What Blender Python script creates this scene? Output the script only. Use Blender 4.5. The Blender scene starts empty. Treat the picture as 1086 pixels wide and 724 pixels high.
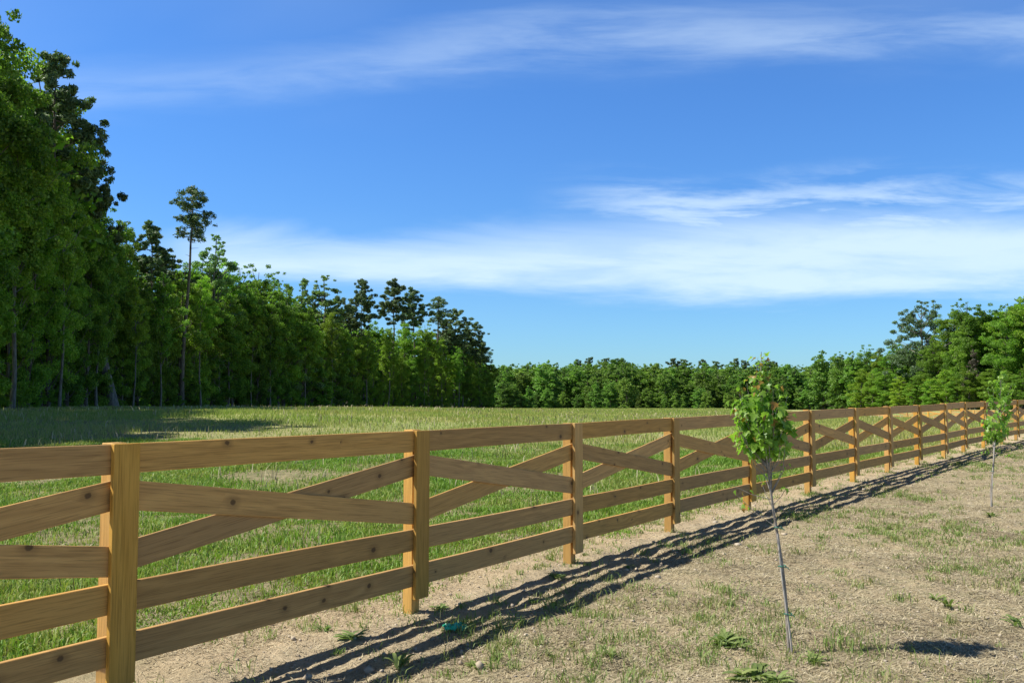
import bpy, bmesh, math, random
import numpy as np
from mathutils import Vector, Matrix
R = math.radians
scene = bpy.context.scene
COL = scene.collection

# ------------------------------------------------------------------ camera, sky, sun, exposure
F = 967.0; EYE = 1.60; HY = 420.5          # focal length in photo pixels, eye height, horizon row
PITCH = math.atan((HY - 362) / F)
cam_d = bpy.data.cameras.new('camera'); cam = bpy.data.objects.new('camera', cam_d); COL.objects.link(cam)
cam_d.sensor_width = 36; cam_d.lens = F / 1086 * 36; cam_d.clip_start = .05; cam_d.clip_end = 6000
cam.location = (0, 0, EYE); cam.rotation_euler = (R(90) + PITCH, 0, 0)
scene.camera = cam

SUN_EL = R(51); SUN_AZ = R(-90)            # azimuth clockwise from +Y
sd = bpy.data.lights.new('sun', 'SUN'); so = bpy.data.objects.new('sun', sd); COL.objects.link(so)
sd.energy = 4.9; sd.angle = R(.53); sd.color = (1.0, .95, .87)
sv = Vector((math.cos(SUN_EL) * math.sin(SUN_AZ), math.cos(SUN_EL) * math.cos(SUN_AZ), math.sin(SUN_EL)))
so.rotation_euler = (-sv).to_track_quat('-Z', 'Y').to_euler(); so.location = sv * 60
vs = scene.view_settings
vs.view_transform = 'Standard'; vs.look = 'None'; vs.gamma = 1; vs.use_curve_mapping = False; vs.exposure = 0.60
scene.render.engine = 'CYCLES'
scene.cycles.max_bounces = 6; scene.cycles.diffuse_bounces = 4; scene.cycles.transparent_max_bounces = 6
scene.render.resolution_x = 1024; scene.render.resolution_y = 682

class NT:
    """small node-tree writer"""
    def __init__(s, t): s.t = t; s.t.nodes.clear()
    def n(s, typ, ins=None, **kw):
        nd = s.t.nodes.new(typ)
        for k, v in kw.items(): setattr(nd, k, v)
        for k, v in (ins or {}).items():
            sock = nd.inputs[k]
            if isinstance(v, bpy.types.NodeSocket): s.t.links.new(v, sock)
            else: sock.default_value = v
        return nd
    def m(s, op, a, b=0.0, c=0.0, clamp=False):
        nd = s.n('ShaderNodeMath', {0: a, 1: b, 2: c}, operation=op); nd.use_clamp = clamp
        return nd.outputs[0]
    def ss(s, v, a, b):
        nd = s.n('ShaderNodeMapRange', {'Value': v, 'From Min': a, 'From Max': b}, interpolation_type='SMOOTHSTEP')
        return nd.outputs[0]
    def mix(s, f, a, b, mode='MIX'):
        nd = s.n('ShaderNodeMix', data_type='RGBA', blend_type=mode)
        for k, v in ((0, f), (6, a), (7, b)):
            if isinstance(v, bpy.types.NodeSocket): s.t.links.new(v, nd.inputs[k])
            else: nd.inputs[k].default_value = v if k == 0 else tuple(v) + ((1,) if len(v) == 3 else ())
        return nd.outputs[2]
    def noise(s, vec, scale, detail=4, rough=.55, dist=0, out=0):
        nd = s.n('ShaderNodeTexNoise', {'Vector': vec, 'Scale': scale, 'Detail': detail, 'Roughness': rough, 'Distortion': dist})
        return nd.outputs[out]
    def mapv(s, vec, scale=(1, 1, 1), loc=(0, 0, 0)):
        return s.n('ShaderNodeMapping', {'Vector': vec, 'Scale': scale, 'Location': loc}).outputs[0]
    def vm(s, op, a, b=(0, 0, 0)):
        nd = s.n('ShaderNodeVectorMath', operation=op)
        for k, v in ((0, a), (1, b)):
            if isinstance(v, bpy.types.NodeSocket): s.t.links.new(v, nd.inputs[k])
            else: nd.inputs[k].default_value = v
        return nd.outputs[0]

world = bpy.data.worlds.new('World'); scene.world = world; world.use_nodes = True
w = NT(world.node_tree)
sky = w.n('ShaderNodeTexSky', sky_type='NISHITA', sun_disc=False, sun_elevation=SUN_EL, sun_rotation=SUN_AZ % (2 * math.pi),
          altitude=0, air_density=1.0, dust_density=.3, ozone_density=2.5)
gen = w.n('ShaderNodeTexCoord').outputs['Generated']
sx = w.n('ShaderNodeSeparateXYZ', {0: gen})
dx, dy, dz = sx.outputs
ya = w.m('MAXIMUM', w.m('ABSOLUTE', dy), .12)
u = w.m('DIVIDE', dx, ya); v = w.m('DIVIDE', dz, ya)
uv = w.n('ShaderNodeCombineXYZ', {0: u, 1: v, 2: 0.0}).outputs[0]
n1 = w.noise(w.mapv(uv, (2.2, 12, 1), (3.1, .4, 0)), 1.0, 7, .6, .6)
n2 = w.noise(w.mapv(uv, (5, 30, 1), (1.1, 2.4, 0)), 1.0, 6, .6, .35)
n3 = w.noise(w.mapv(uv, (1.0, 3.0, 1), (6.7, .9, 0)), 1.0, 4, .5, .3)
nn = w.m('SUBTRACT', n1, .5); nf = w.m('SUBTRACT', n2, .5)
vp = w.m('ADD', w.m('ADD', v, w.m('MULTIPLY', nn, .075)), w.m('MULTIPLY', nf, .028))
u2 = w.m('MULTIPLY', w.m('ADD', u, -.22), w.m('ADD', u, -.22))
lo = w.m('ADD', w.m('MULTIPLY', u2, .09), .103)
hi = w.m('ADD', w.m('MULTIPLY', w.ss(u, -.36, .35), .02), .178)
band = w.m('MULTIPLY', w.ss(w.m('SUBTRACT', vp, lo), -.010, .026), w.m('SUBTRACT', 1, w.ss(w.m('SUBTRACT', vp, hi), -.034, .018)))
band = w.m('MULTIPLY', band, w.ss(u, -.44, -.30))
streak = w.m('MULTIPLY', w.ss(n2, .28, .6), .36)
band = w.m('MULTIPLY', band, w.m('ADD', streak, .62))
# thin wisps above the right half of the bank
wis = w.m('MULTIPLY', w.ss(vp, .16, .19), w.m('SUBTRACT', 1, w.ss(vp, .21, .262)))
wis = w.m('MULTIPLY', w.m('MULTIPLY', wis, w.ss(u, .0, .2)), w.m('MULTIPLY', w.ss(n2, .38, .64), .62))
# high veil near the top of the view
vl = w.m('ADD', w.m('MULTIPLY', w.ss(u, -.45, .15), .062), .348)
dv = w.m('DIVIDE', w.m('SUBTRACT', vp, vl), .028)
veil = w.m('POWER', 2.718, w.m('MULTIPLY', w.m('MULTIPLY', dv, dv), -1.0))
veil = w.m('MULTIPLY', veil, w.m('MULTIPLY', w.ss(n2, .12, .7), w.m('ADD', w.m('MULTIPLY', w.ss(u, -.4, .3), .17), .19)))
gen_c = w.m('MULTIPLY', w.ss(n3, .45, .8), .1)
alpha = w.m('MAXIMUM', w.m('MAXIMUM', w.m('MULTIPLY', band, .80), wis), w.m('MAXIMUM', veil, gen_c), clamp=True)
tint = w.mix(w.ss(dz, .0, .36), (.50, .83, 1.17), (.46, .86, 1.36))
tint = w.mix(w.ss(dz, .39, .54), tint, (.17, .24, .31))   # added dimming overhead, above the view, to cut sky fill in the shadows
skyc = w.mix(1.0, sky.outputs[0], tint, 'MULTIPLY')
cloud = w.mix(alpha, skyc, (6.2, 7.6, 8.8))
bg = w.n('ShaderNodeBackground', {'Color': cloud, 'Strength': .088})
w.t.links.new(bg.outputs[0], w.n('ShaderNodeOutputWorld').inputs[0])

# ------------------------------------------------------------------ helpers
def sst(x, a, b):
    t = np.clip((np.asarray(x, float) - a) / (b - a), 0, 1); return t * t * (3 - 2 * t)
_h = np.random.RandomState(7).rand(256, 256)
def vnoise(x, y):
    x = np.asarray(x, float); y = np.asarray(y, float)
    xi = np.floor(x).astype(int); yi = np.floor(y).astype(int); fx = x - xi; fy = y - yi
    fx = fx * fx * (3 - 2 * fx); fy = fy * fy * (3 - 2 * fy)
    g = lambda a, b: _h[a & 255, b & 255]
    return (g(xi, yi) * (1 - fx) + g(xi + 1, yi) * fx) * (1 - fy) + (g(xi, yi + 1) * (1 - fx) + g(xi + 1, yi + 1) * fx) * fy
def fbm(x, y, sc, o=4):
    t = 0; a = .5
    for k in range(o): t = t + a * (vnoise(x / sc * 2 ** k + 17.3 * k, y / sc * 2 ** k + 5.1 * k) - .5); a *= .5
    return t

FP = [[-3.24, 2.66], [-1.99, 4.79], [-0.69, 6.85], [0.65, 8.89], [2.02, 10.9], [3.42, 12.9], [4.85, 14.88], [6.3, 16.84], [7.77, 18.79],
      [9.26, 20.73], [10.75, 22.66], [12.25, 24.58], [13.76, 26.5], [15.26, 28.42], [16.77, 30.34], [18.3, 32.24], [19.85, 34.13]]
FPX = [None, 138.5, 450, 613.5, 717, 797.5, 861, 907.7, 943.7, 974.7, 1002.4, 1023, 1044, 1063, 1078, None, None]
for k, px in enumerate(FPX):
    if px: FP[k][0] = (px - 543) / F * FP[k][1] * 1.002
FPa = np.array(FP)
def fence_side(x, y):
    """signed distance to the fence line, positive on the field side"""
    P = np.vstack([FPa[0] + (FPa[0] - FPa[1]) * 8, FPa, FPa[-1] + (FPa[-1] - FPa[-2]) * 30])
    best = np.full(np.shape(x), 1e9); sg = np.ones(np.shape(x))
    for a, b in zip(P[:-1], P[1:]):
        d = b - a; L = d @ d
        t = np.clip(((x - a[0]) * d[0] + (y - a[1]) * d[1]) / L, 0, 1)
        qx = x - a[0] - t * d[0]; qy = y - a[1] - t * d[1]; dd = np.hypot(qx, qy)
        s = np.sign(d[0] * qy - d[1] * qx); m = dd < best
        best = np.where(m, dd, best); sg = np.where(m, s, sg)
    return best * sg
def zg(x, y):
    x = np.asarray(x, float); y = np.asarray(y, float)
    w_ = 1 - sst(x, -12, 14)
    h = .66 * w_ * sst(y, 10, 46) * (1 - sst(y, 60, 108)) + .14 * sst(y, 12, 32)
    t = np.maximum(0, y - 100); h = h - np.minimum(.0165 * t * t / (t + 12), 4.6)
    h = h - 1.2 * sst(x, 24, 42) * sst(y, 45, 80) * (1 - sst(y, 105, 150))
    D = np.hypot(x, y); near = 1 - sst(D, 25, 60)
    h = h + near * (fbm(x, y, 2.3) * .05 + fbm(x + 9, y, .3, 5) * .07 * (1 - sst(D, 14, 30))) + fbm(x, y, 26, 3) * .25 * sst(D, 25, 70) * (1 - sst(D, 90, 160))
    return h
def gz(x, y): return float(zg(x, y))

def tag(o, label=None, cat=None, group=None, kind=None):
    for k, v_ in (('label', label), ('category', cat), ('group', group), ('kind', kind)):
        if v_: o[k] = v_
    return o
def link(name, me, mat=None, parent=None):
    o = bpy.data.objects.new(name, me); COL.objects.link(o)
    if mat is not None:
        for m_ in (mat if isinstance(mat, (list, tuple)) else [mat]): me.materials.append(m_)
    if parent: o.parent = parent
    return o
def empty(name, loc=(0, 0, 0), rz=0):
    o = bpy.data.objects.new(name, None); COL.objects.link(o); o.location = loc; o.rotation_euler = (0, 0, rz); o.empty_display_size = .2
    return o
def np_mesh(name, V, polys, smooth=False, mats=None):
    """polys: list of (index array shaped n x k)"""
    me = bpy.data.meshes.new(name)
    V = np.ascontiguousarray(V, np.float32); me.vertices.add(len(V)); me.vertices.foreach_set('co', V.ravel())
    idx = np.concatenate([p.ravel() for p in polys]).astype(np.int32)
    tot = np.concatenate([np.full(len(p), p.shape[1]) for p in polys]).astype(np.int32)
    st = np.concatenate([[0], np.cumsum(tot)[:-1]]).astype(np.int32)
    me.loops.add(len(idx)); me.loops.foreach_set('vertex_index', idx)
    me.polygons.add(len(tot)); me.polygons.foreach_set('loop_start', st); me.polygons.foreach_set('loop_total', tot)
    if smooth: me.polygons.foreach_set('use_smooth', np.ones(len(tot), bool))
    if mats is not None: me.polygons.foreach_set('material_index', mats.astype(np.int32))
    me.update(); me.validate()
    return me
def tubes(paths, sides=7):
    V = []; Q = []; base = 0
    a = np.arange(sides) / sides * 2 * np.pi
    for pts, rad in paths:
        pts = np.array(pts, float); n = len(pts)
        tg = np.gradient(pts, axis=0); tg /= np.linalg.norm(tg, axis=1)[:, None] + 1e-9
        ref = np.array([1., 0, 0]) if abs(tg[0][2]) > .7 else np.array([0, 0, 1.])
        for i in range(n):
            s = np.cross(tg[i], ref); s /= np.linalg.norm(s) + 1e-9; t = np.cross(tg[i], s)
            V.append(pts[i] + rad[i] * (np.cos(a)[:, None] * s + np.sin(a)[:, None] * t))
        for i in range(n - 1):
            k = np.arange(sides); k2 = (k + 1) % sides; o = base + i * sides
            Q.append(np.stack([o + k, o + k2, o + sides + k2, o + sides + k], 1))
        base += n * sides
    return np.concatenate(V), np.concatenate(Q)

# ------------------------------------------------------------------ materials
def newmat(name):
    m_ = bpy.data.materials.new(name); m_.use_nodes = True; return m_, NT(m_.node_tree)
def finish(nt, sh): nt.t.links.new(sh, nt.n('ShaderNodeOutputMaterial').inputs[0])

def leaf_mat(name, dark, light, trans=.43, varo=.25, rough=.55, yellow=None, hueo=.03):
    m_, t = newmat(name)
    isl = t.n('ShaderNodeNewGeometry').outputs['Random Per Island']
    orn = t.n('ShaderNodeObjectInfo').outputs['Random']
    pos = t.n('ShaderNodeTexCoord').outputs['Object']
    c = t.mix(isl, dark, light)
    n = t.noise(pos, .45, 2)
    c = t.mix(t.m('MULTIPLY', t.ss(n, .4, .65), .35), c, yellow or tuple(k * 1.25 for k in light))
    f = t.m('ADD', t.m('MULTIPLY', t.m('SUBTRACT', orn, .5), varo * 2), 1.0)
    hs = t.n('ShaderNodeHueSaturation', {'Color': c, 'Value': f, 'Hue': t.m('ADD', t.m('MULTIPLY', t.m('FRACT', t.m('MULTIPLY', orn, 7.3)), hueo), .5 - hueo / 2)}).outputs[0]
    p = t.n('ShaderNodeBsdfPrincipled', {'Base Color': hs, 'Roughness': rough, 'Specular IOR Level': .35})
    tr = t.n('ShaderNodeBsdfTranslucent', {'Color': t.mix(1.0, hs, (1.2, 1.5, .65), 'MULTIPLY')})
    finish(t, t.n('ShaderNodeMixShader', {0: trans, 1: p.outputs[0], 2: tr.outputs[0]}).outputs[0])
    return m_
M = {}
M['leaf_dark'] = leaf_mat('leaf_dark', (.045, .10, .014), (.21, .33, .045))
M['leaf_mid'] = leaf_mat('leaf_mid', (.07, .14, .018), (.27, .41, .055))
M['leaf_bright'] = leaf_mat('leaf_bright', (.08, .16, .018), (.34, .48, .06))
M['leaf_pale'] = leaf_mat('leaf_pale', (.12, .19, .07), (.2, .29, .11))
M['leaf_grey'] = leaf_mat('leaf_grey', (.10, .15, .085), (.17, .23, .13))
M['needles'] = leaf_mat('needles', (.055, .105, .04), (.18, .25, .11), .25, .15)
M['leaf_far'] = leaf_mat('leaf_far', (.06, .13, .025), (.24, .37, .07), .4, .3)
M['leaf_dry'] = leaf_mat('leaf_dry', (.09, .075, .055), (.15, .125, .09), .1, .1)
M['maple_leaf'] = leaf_mat('maple_leaf', (.12, .25, .03), (.29, .44, .07), .45, .0, .4, None, 0.0)
M['maple_leaf_red'] = leaf_mat('maple_leaf_red', (.24, .13, .03), (.36, .24, .06), .35, .0, .4, None, 0.0)
M['weed_leaf'] = leaf_mat('weed_leaf', (.12, .18, .05), (.24, .30, .10), .25, .1, .5)

def bark_mat(name, a, b, sc=1.0):
    m_, t = newmat(name)
    pos = t.n('ShaderNodeTexCoord').outputs['Object']
    n = t.noise(t.mapv(pos, (9 * sc, 9 * sc, 2 * sc)), 1.0, 5, .65, .4)
    c = t.mix(t.ss(n, .35, .65), a, b)
    bmp = t.n('ShaderNodeBump', {'Strength': .6, 'Distance': .03 / sc, 'Height': n}).outputs[0]
    finish(t, t.n('ShaderNodeBsdfPrincipled', {'Base Color': c, 'Roughness': .9, 'Normal': bmp}).outputs[0])
    return m_
M['bark'] = bark_mat('bark', (.07, .055, .04), (.19, .16, .125))
M['bark_pale'] = bark_mat('bark_pale', (.10, .085, .07), (.24, .215, .18))
M['sapling_bark'] = bark_mat('sapling_bark', (.17, .145, .12), (.34, .31, .27), 9)
M['stake_wood'] = bark_mat('stake_wood', (.3, .28, .25), (.48, .45, .4), 10)

def wood_mat(name, c0, c1, c2):
    m_, t = newmat(name)
    pos = t.n('ShaderNodeTexCoord').outputs['Object']
    rn = t.n('ShaderNodeObjectInfo').outputs['Random']
    off = t.n('ShaderNodeCombineXYZ', {0: t.m('MULTIPLY', rn, 37.0), 1: t.m('MULTIPLY', rn, 11.0), 2: t.m('MULTIPLY', rn, 5.3)}).outputs[0]
    p = t.vm('ADD', pos, off)
    sp_ = t.mapv(p, (2.6, 0.0, 7.5))
    kv = t.n('ShaderNodeTexVoronoi', {'Vector': sp_, 'Scale': 1.0, 'Randomness': 1.0}, feature='F1')
    dl = t.vm('MULTIPLY', t.vm('SUBTRACT', sp_, kv.outputs['Position']), (.30, 0.0, .133))
    kl = t.n('ShaderNodeVectorMath', {0: dl}, operation='LENGTH').outputs['Value']
    kd = t.m('DIVIDE', t.m('ADD', kl, t.m('MULTIPLY', t.m('SUBTRACT', t.noise(p, 45, 2), .5), .012)), t.m('ADD', t.m('MULTIPLY', t.n('ShaderNodeSeparateColor', {0: kv.outputs['Color']}).outputs[0], .014), .007))
    keep = t.m('GREATER_THAN', t.n('ShaderNodeSeparateColor', {0: kv.outputs['Color']}).outputs[1], .66)
    warp = t.m('MULTIPLY', t.m('DIVIDE', .012, t.m('ADD', kl, .02)), keep)
    zz = t.n('ShaderNodeSeparateXYZ', {0: p}).outputs
    g0 = t.noise(t.mapv(p, (.5, 3, 3)), 1.0, 2)
    ring = t.m('ADD', t.m('MULTIPLY', zz[2], 26.0), t.m('ADD', t.m('MULTIPLY', g0, 14.0), t.m('MULTIPLY', warp, 4.0)))
    ringv = t.m('ADD', t.m('MULTIPLY', t.m('SINE', t.m('MULTIPLY', ring, 3.0)), .5), .5)
    fine = t.noise(t.mapv(p, (4, 160, 160)), 1.0, 4, .6)
    broad = t.noise(t.mapv(p, (.9, 5, 5)), 1.0, 3)
    c = t.mix(t.m('MULTIPLY', ringv, .5), c1, c0)
    c = t.mix(t.ss(broad, .35, .7), c, c2)
    c = t.mix(t.m('MULTIPLY', t.ss(fine, .45, .7), .6), c, tuple(k * .62 for k in c0))
    hs = t.n('ShaderNodeHueSaturation', {'Color': c, 'Value': t.m('ADD', t.m('MULTIPLY', rn, .36), .82), 'Saturation': t.m('ADD', t.m('MULTIPLY', t.m('FRACT', t.m('MULTIPLY', rn, 9.1)), .14), .97)}).outputs[0]
    kn = t.m('MULTIPLY', t.m('SUBTRACT', 1, t.ss(kd, .6, 1.1)), keep)
    halo = t.m('MULTIPLY', t.m('SUBTRACT', 1, t.ss(kd, 1.0, 3.2)), keep)
    hs = t.mix(t.m('MULTIPLY', halo, .4), hs, tuple(k_ * .55 for k_ in c0))
    c = t.mix(t.m('MULTIPLY', kn, .8), hs, (.075, .04, .018))
    h = t.m('ADD', t.m('MULTIPLY', fine, .6), t.m('MULTIPLY', kn, -.6))
    bmp = t.n('ShaderNodeBump', {'Strength': .35, 'Distance': .004, 'Height': h}).outputs[0]
    finish(t, t.n('ShaderNodeBsdfPrincipled', {'Base Color': c, 'Roughness': .72, 'Specular IOR Level': .3, 'Normal': bmp}).outputs[0])
    return m_
M['rail_wood'] = wood_mat('rail_wood', (.37, .205, .07), (.60, .36, .13), (.49, .295, .11))
M['post_wood'] = wood_mat('post_wood', (.42, .235, .065), (.62, .375, .115), (.56, .335, .11))

def blade_mat(name, cols, trans=.3, sc=.35):
    m_, t = newmat(name)
    isl = t.n('ShaderNodeNewGeometry').outputs['Random Per Island']
    pos = t.n('ShaderNodeNewGeometry').outputs['Position']
    c = t.mix(isl, cols[0], cols[1])
    n = t.noise(pos, sc, 4, .6)
    c = t.mix(t.ss(t.m('ADD', n, t.m('MULTIPLY', t.m('SUBTRACT', t.m('FRACT', t.m('MULTIPLY', isl, 13.7)), .5), .35)), .46, .66), c, cols[2])
    p = t.n('ShaderNodeBsdfPrincipled', {'Base Color': c, 'Roughness': .55, 'Specular IOR Level': .3})
    tr = t.n('ShaderNodeBsdfTranslucent', {'Color': t.mix(1.0, c, (1.15, 1.25, .7), 'MULTIPLY')})
    finish(t, t.n('ShaderNodeMixShader', {0: trans, 1: p.outputs[0], 2: tr.outputs[0]}).outputs[0])
    return m_
M['field_grass'] = blade_mat('field_grass', [(.11, .23, .03), (.24, .40, .055), (.32, .37, .10)])
M['far_grass'] = blade_mat('far_grass', [(.20, .29, .055), (.36, .43, .11), (.42, .40, .15)], .3, .12)
M['straw'] = blade_mat('straw', [(.34, .28, .17), (.65, .57, .38), (.19, .15, .09)], .1, 1.2)
M['sparse_grass'] = blade_mat('sparse_grass', [(.13, .22, .045), (.25, .34, .09), (.36, .35, .16)], .3, .8)

def ground_mat():
    m_, t = newmat('ground')
    pos = t.n('ShaderNodeNewGeometry').outputs['Position']
    side = t.n('ShaderNodeAttribute', attribute_name='side').outputs['Fac']
    yv = t.n('ShaderNodeSeparateXYZ', {0: pos}).outputs[1]
    nb = t.noise(pos, .7, 5, .6); nm = t.noise(pos, 4.5, 5, .65); nfi = t.noise(pos, 38, 4, .7); ng = t.noise(pos, 150, 3, .7)
    sand = t.mix(t.ss(nm, .35, .65), (.58, .465, .30), (.44, .35, .22))
    thatch = t.mix(t.ss(nfi, .38, .62), (.20, .16, .095), (.54, .455, .28))
    thatch = t.mix(t.m('MULTIPLY', t.ss(ng, .5, .62), .6), thatch, (.64, .56, .37))
    thatch = t.mix(t.m('MULTIPLY', t.ss(nb, .45, .62), .35), thatch, (.26, .28, .11))
    sfac = t.m('MULTIPLY', t.ss(t.m('ADD', nm, t.m('MULTIPLY', nb, .6)), .72, .9), .75)
    # bare sandy band along the fence
    d = t.m('ABSOLUTE', t.m('ADD', side, t.m('ADD', -.12, t.m('MULTIPLY', t.m('SUBTRACT', nb, .5), 2.2))))
    strip = t.m('SUBTRACT', 1, t.ss(d, .5, 1.3))
    near = t.mix(t.m('MAXIMUM', sfac, t.m('MULTIPLY', strip, .85)), thatch, sand)
    nd = t.noise(pos, 70, 4, .75)
    near = t.mix(t.m('MULTIPLY', t.ss(nd, .55, .66), .75), near, (.15, .115, .07))
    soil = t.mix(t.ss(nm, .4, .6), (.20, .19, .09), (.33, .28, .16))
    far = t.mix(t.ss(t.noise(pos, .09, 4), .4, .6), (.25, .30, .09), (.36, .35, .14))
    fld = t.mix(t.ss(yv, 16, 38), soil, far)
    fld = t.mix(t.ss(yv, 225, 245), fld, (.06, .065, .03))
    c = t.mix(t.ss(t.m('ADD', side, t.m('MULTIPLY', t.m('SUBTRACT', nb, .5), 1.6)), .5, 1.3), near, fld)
    h = t.m('ADD', t.m('MULTIPLY', nfi, .6), t.m('ADD', t.m('MULTIPLY', ng, .25), nm))
    bmp = t.n('ShaderNodeBump', {'Strength': 1.0, 'Distance': .045, 'Height': h}).outputs[0]
    finish(t, t.n('ShaderNodeBsdfPrincipled', {'Base Color': c, 'Roughness': .95, 'Specular IOR Level': .15, 'Normal': bmp}).outputs[0])
    return m_
M['ground'] = ground_mat()
def plain(name, c, rough=.6, sc=40, var=.25):
    m_, t = newmat(name)
    n = t.noise(t.n('ShaderNodeTexCoord').outputs['Object'], sc, 4)
    cc = t.mix(t.ss(n, .3, .7), tuple(k * (1 - var) for k in c), tuple(min(1, k * (1 + var)) for k in c))
    finish(t, t.n('ShaderNodeBsdfPrincipled', {'Base Color': cc, 'Roughness': rough}).outputs[0]); return m_
M['tie'] = plain('tie', (.02, .16, .11), .5)
M['green_plastic'] = plain('green_plastic', (.03, .46, .27), .35, 30)
m_, t = newmat('stone')
isl = t.n('ShaderNodeNewGeometry').outputs['Random Per Island']
finish(t, t.n('ShaderNodeBsdfPrincipled', {'Base Color': t.mix(isl, (.28, .22, .15), (.48, .41, .31)), 'Roughness': .85}).outputs[0])
M['stone'] = m_

# ------------------------------------------------------------------ ground sheet
ang = np.radians(np.concatenate([np.arange(-180, -36, 4.0), np.arange(-36, 36, .3), np.arange(36, 180, 4.0)]))
rad = [.05, 1, 2, 3, 3.8]
while rad[-1] < 1600:
    r_ = rad[-1]; rad.append(r_ * (1.006 if r_ < 16 else 1.02 if r_ < 130 else 1.08))
rad = np.array(rad); na = len(ang); nr = len(rad)
Rr, Aa = np.meshgrid(rad, ang, indexing='ij'); gx = (Rr * np.sin(Aa)).ravel(); gy = (Rr * np.cos(Aa)).ravel()
V = np.stack([gx, gy, zg(gx, gy)], 1)
i, j = np.meshgrid(np.arange(nr - 1), np.arange(na), indexing='ij'); j2 = (j + 1) % na
Q = np.stack([i * na + j, (i + 1) * na + j, (i + 1) * na + j2, i * na + j2], -1).reshape(-1, 4)[:, ::-1]
cap = np.arange(na)[None, ::-1]
gm = np_mesh('ground', V, [Q], True)
bm = bmesh.new(); bm.from_mesh(gm); bm.verts.ensure_lookup_table()
try: bm.faces.new([bm.verts[k] for k in range(na)])
except Exception: pass
bmesh.ops.recalc_face_normals(bm, faces=bm.faces[:])
bm.to_mesh(gm); bm.free()
at_ = gm.attributes.new('side', 'FLOAT', 'POINT'); at_.data.foreach_set('value', np.clip(fence_side(gx, gy), -60, 60).astype(np.float32))
if gm.polygons[len(gm.polygons) // 2].normal.z < 0: gm.flip_normals()
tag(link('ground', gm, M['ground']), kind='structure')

# ------------------------------------------------------------------ fence
rng = random.Random(3)
def board_mesh(L, wd, th, bev=.003, wob=0.0):
    bm = bmesh.new(); bmesh.ops.create_cube(bm, size=1)
    for v_ in bm.verts: v_.co = Vector((v_.co.x * L, v_.co.y * th, v_.co.z * wd))
    if wob:
        es = [e for e in bm.edges if abs(e.verts[0].co.x - e.verts[1].co.x) > L * .5]
        bmesh.ops.subdivide_edges(bm, edges=es, cuts=5, use_grid_fill=True)
        ph = rng.uniform(0, 6)
        for v_ in bm.verts:
            k = math.cos(math.pi * v_.co.x / L); v_.co.z += wob * k * math.sin(ph); v_.co.y += wob * .3 * k * math.cos(ph)
    bmesh.ops.bevel(bm, geom=[e for e in bm.edges if e.calc_face_angle(0) > 1], offset=bev, segments=1, affect='EDGES')
    me = bpy.data.meshes.new('board'); bm.to_mesh(me); bm.free(); return me
def board(name, a, b, nrm, wd, th, mat, parent, wob=0.0, bev=.003):
    a = Vector(a); b = Vector(b); x = (b - a).normalized(); y = Vector(nrm); y = (y - x * y.dot(x)).normalized(); z = x.cross(y)
    o = link(name, board_mesh((b - a).length, wd, th, bev, wob), mat, parent)
    mtx = Matrix((x, y, z)).transposed().to_4x4(); mtx.translation = (a + b) / 2
    o.matrix_parent_inverse = parent.matrix_world.inverted() if False else Matrix.Identity(4)
    o.matrix_local = Matrix.Translation(-parent.location) @ mtx
    return o
HF = 1.35; BW = .155
def build_fence(P, label, flip=1, det=True):
    n = len(P); root = empty('plank_fence', (P[0][0], P[0][1], gz(*P[0])))
    tag(root, label, 'fence')
    P = [Vector((p[0], p[1], 0)) for p in P]
    zb = [gz(p.x, p.y) + .0 for p in P]
    zb = [zb[k] if k in (0, n - 1) else (zb[k - 1] + 2 * zb[k] + zb[k + 1]) / 4 for k in range(n)]
    dirs = [(P[min(k + 1, n - 1)] - P[max(k - 1, 0)]).normalized() for k in range(n)]
    nr_ = [Vector((d.y, -d.x, 0)) * flip for d in dirs]
    for k in range(n):
        # P is the front centre of the cover board
        c = P[k] - nr_[k] * .112
        j = rng.uniform(-.006, .006)
        board('post', c + Vector((0, 0, zb[k] - .25)), c + Vector((0, 0, zb[k] + HF + .006 + j)), nr_[k], .09, .09, M['post_wood'], root, bev=.004)
        c = P[k] - nr_[k] * .015
        lean = dirs[k] * rng.uniform(-.006, .006)
        board('cover_board', c + Vector((0, 0, zb[k] + .115 + j * 2)) + lean, c + Vector((0, 0, zb[k] + HF + .003)), nr_[k], BW, .030, M['post_wood'], root)
    for k in range(n - 1):
        d = (P[k + 1] - P[k]).normalized(); nn_ = Vector((d.y, -d.x, 0)) * flip
        def pt(e, dep, off, sh):
            q = P[e] - nr_[e] * off + d * sh
            return q + Vector((0, 0, zb[e] + HF - dep))
        for nm, dep in (('top_rail', BW / 2), ('middle_rail', .797), ('bottom_rail', 1.058)):
            j = rng.uniform(-.006, .006); j2 = rng.uniform(-.006, .006)
            if dep < .1: j *= .3; j2 *= .3
            board(nm, pt(k, dep + j, .049, .003), pt(k + 1, dep + j2, .049, -.003), nn_, BW, .033, M['rail_wood'], root, wob=.005)
        j = rng.uniform(-.012, .012); j2 = rng.uniform(-.012, .012)
        board('cross_brace', pt(k, .262 + j, .040, .022), pt(k + 1, .612 + j, .040, -.022), nn_, BW, .016, M['rail_wood'], root, bev=.002)
        board('cross_brace', pt(k, .600 + j2, .0575, .022), pt(k + 1, .262 + j2, .0575, -.022), nn_, BW, .016, M['rail_wood'], root, bev=.002)
    return root
build_fence(FP, 'long brown timber fence with crossed braces running from the near left to the right')
ff = [(41 + 9.0 * q / 17.49 * 2.44 * 1.0, 95 - 15 * q / 17.49 * 2.44) for q in range(-2, 10)]
build_fence(ff, 'sunlit orange far stretch of crossed plank fence seen through the gaps at the right', flip=1)

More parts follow.
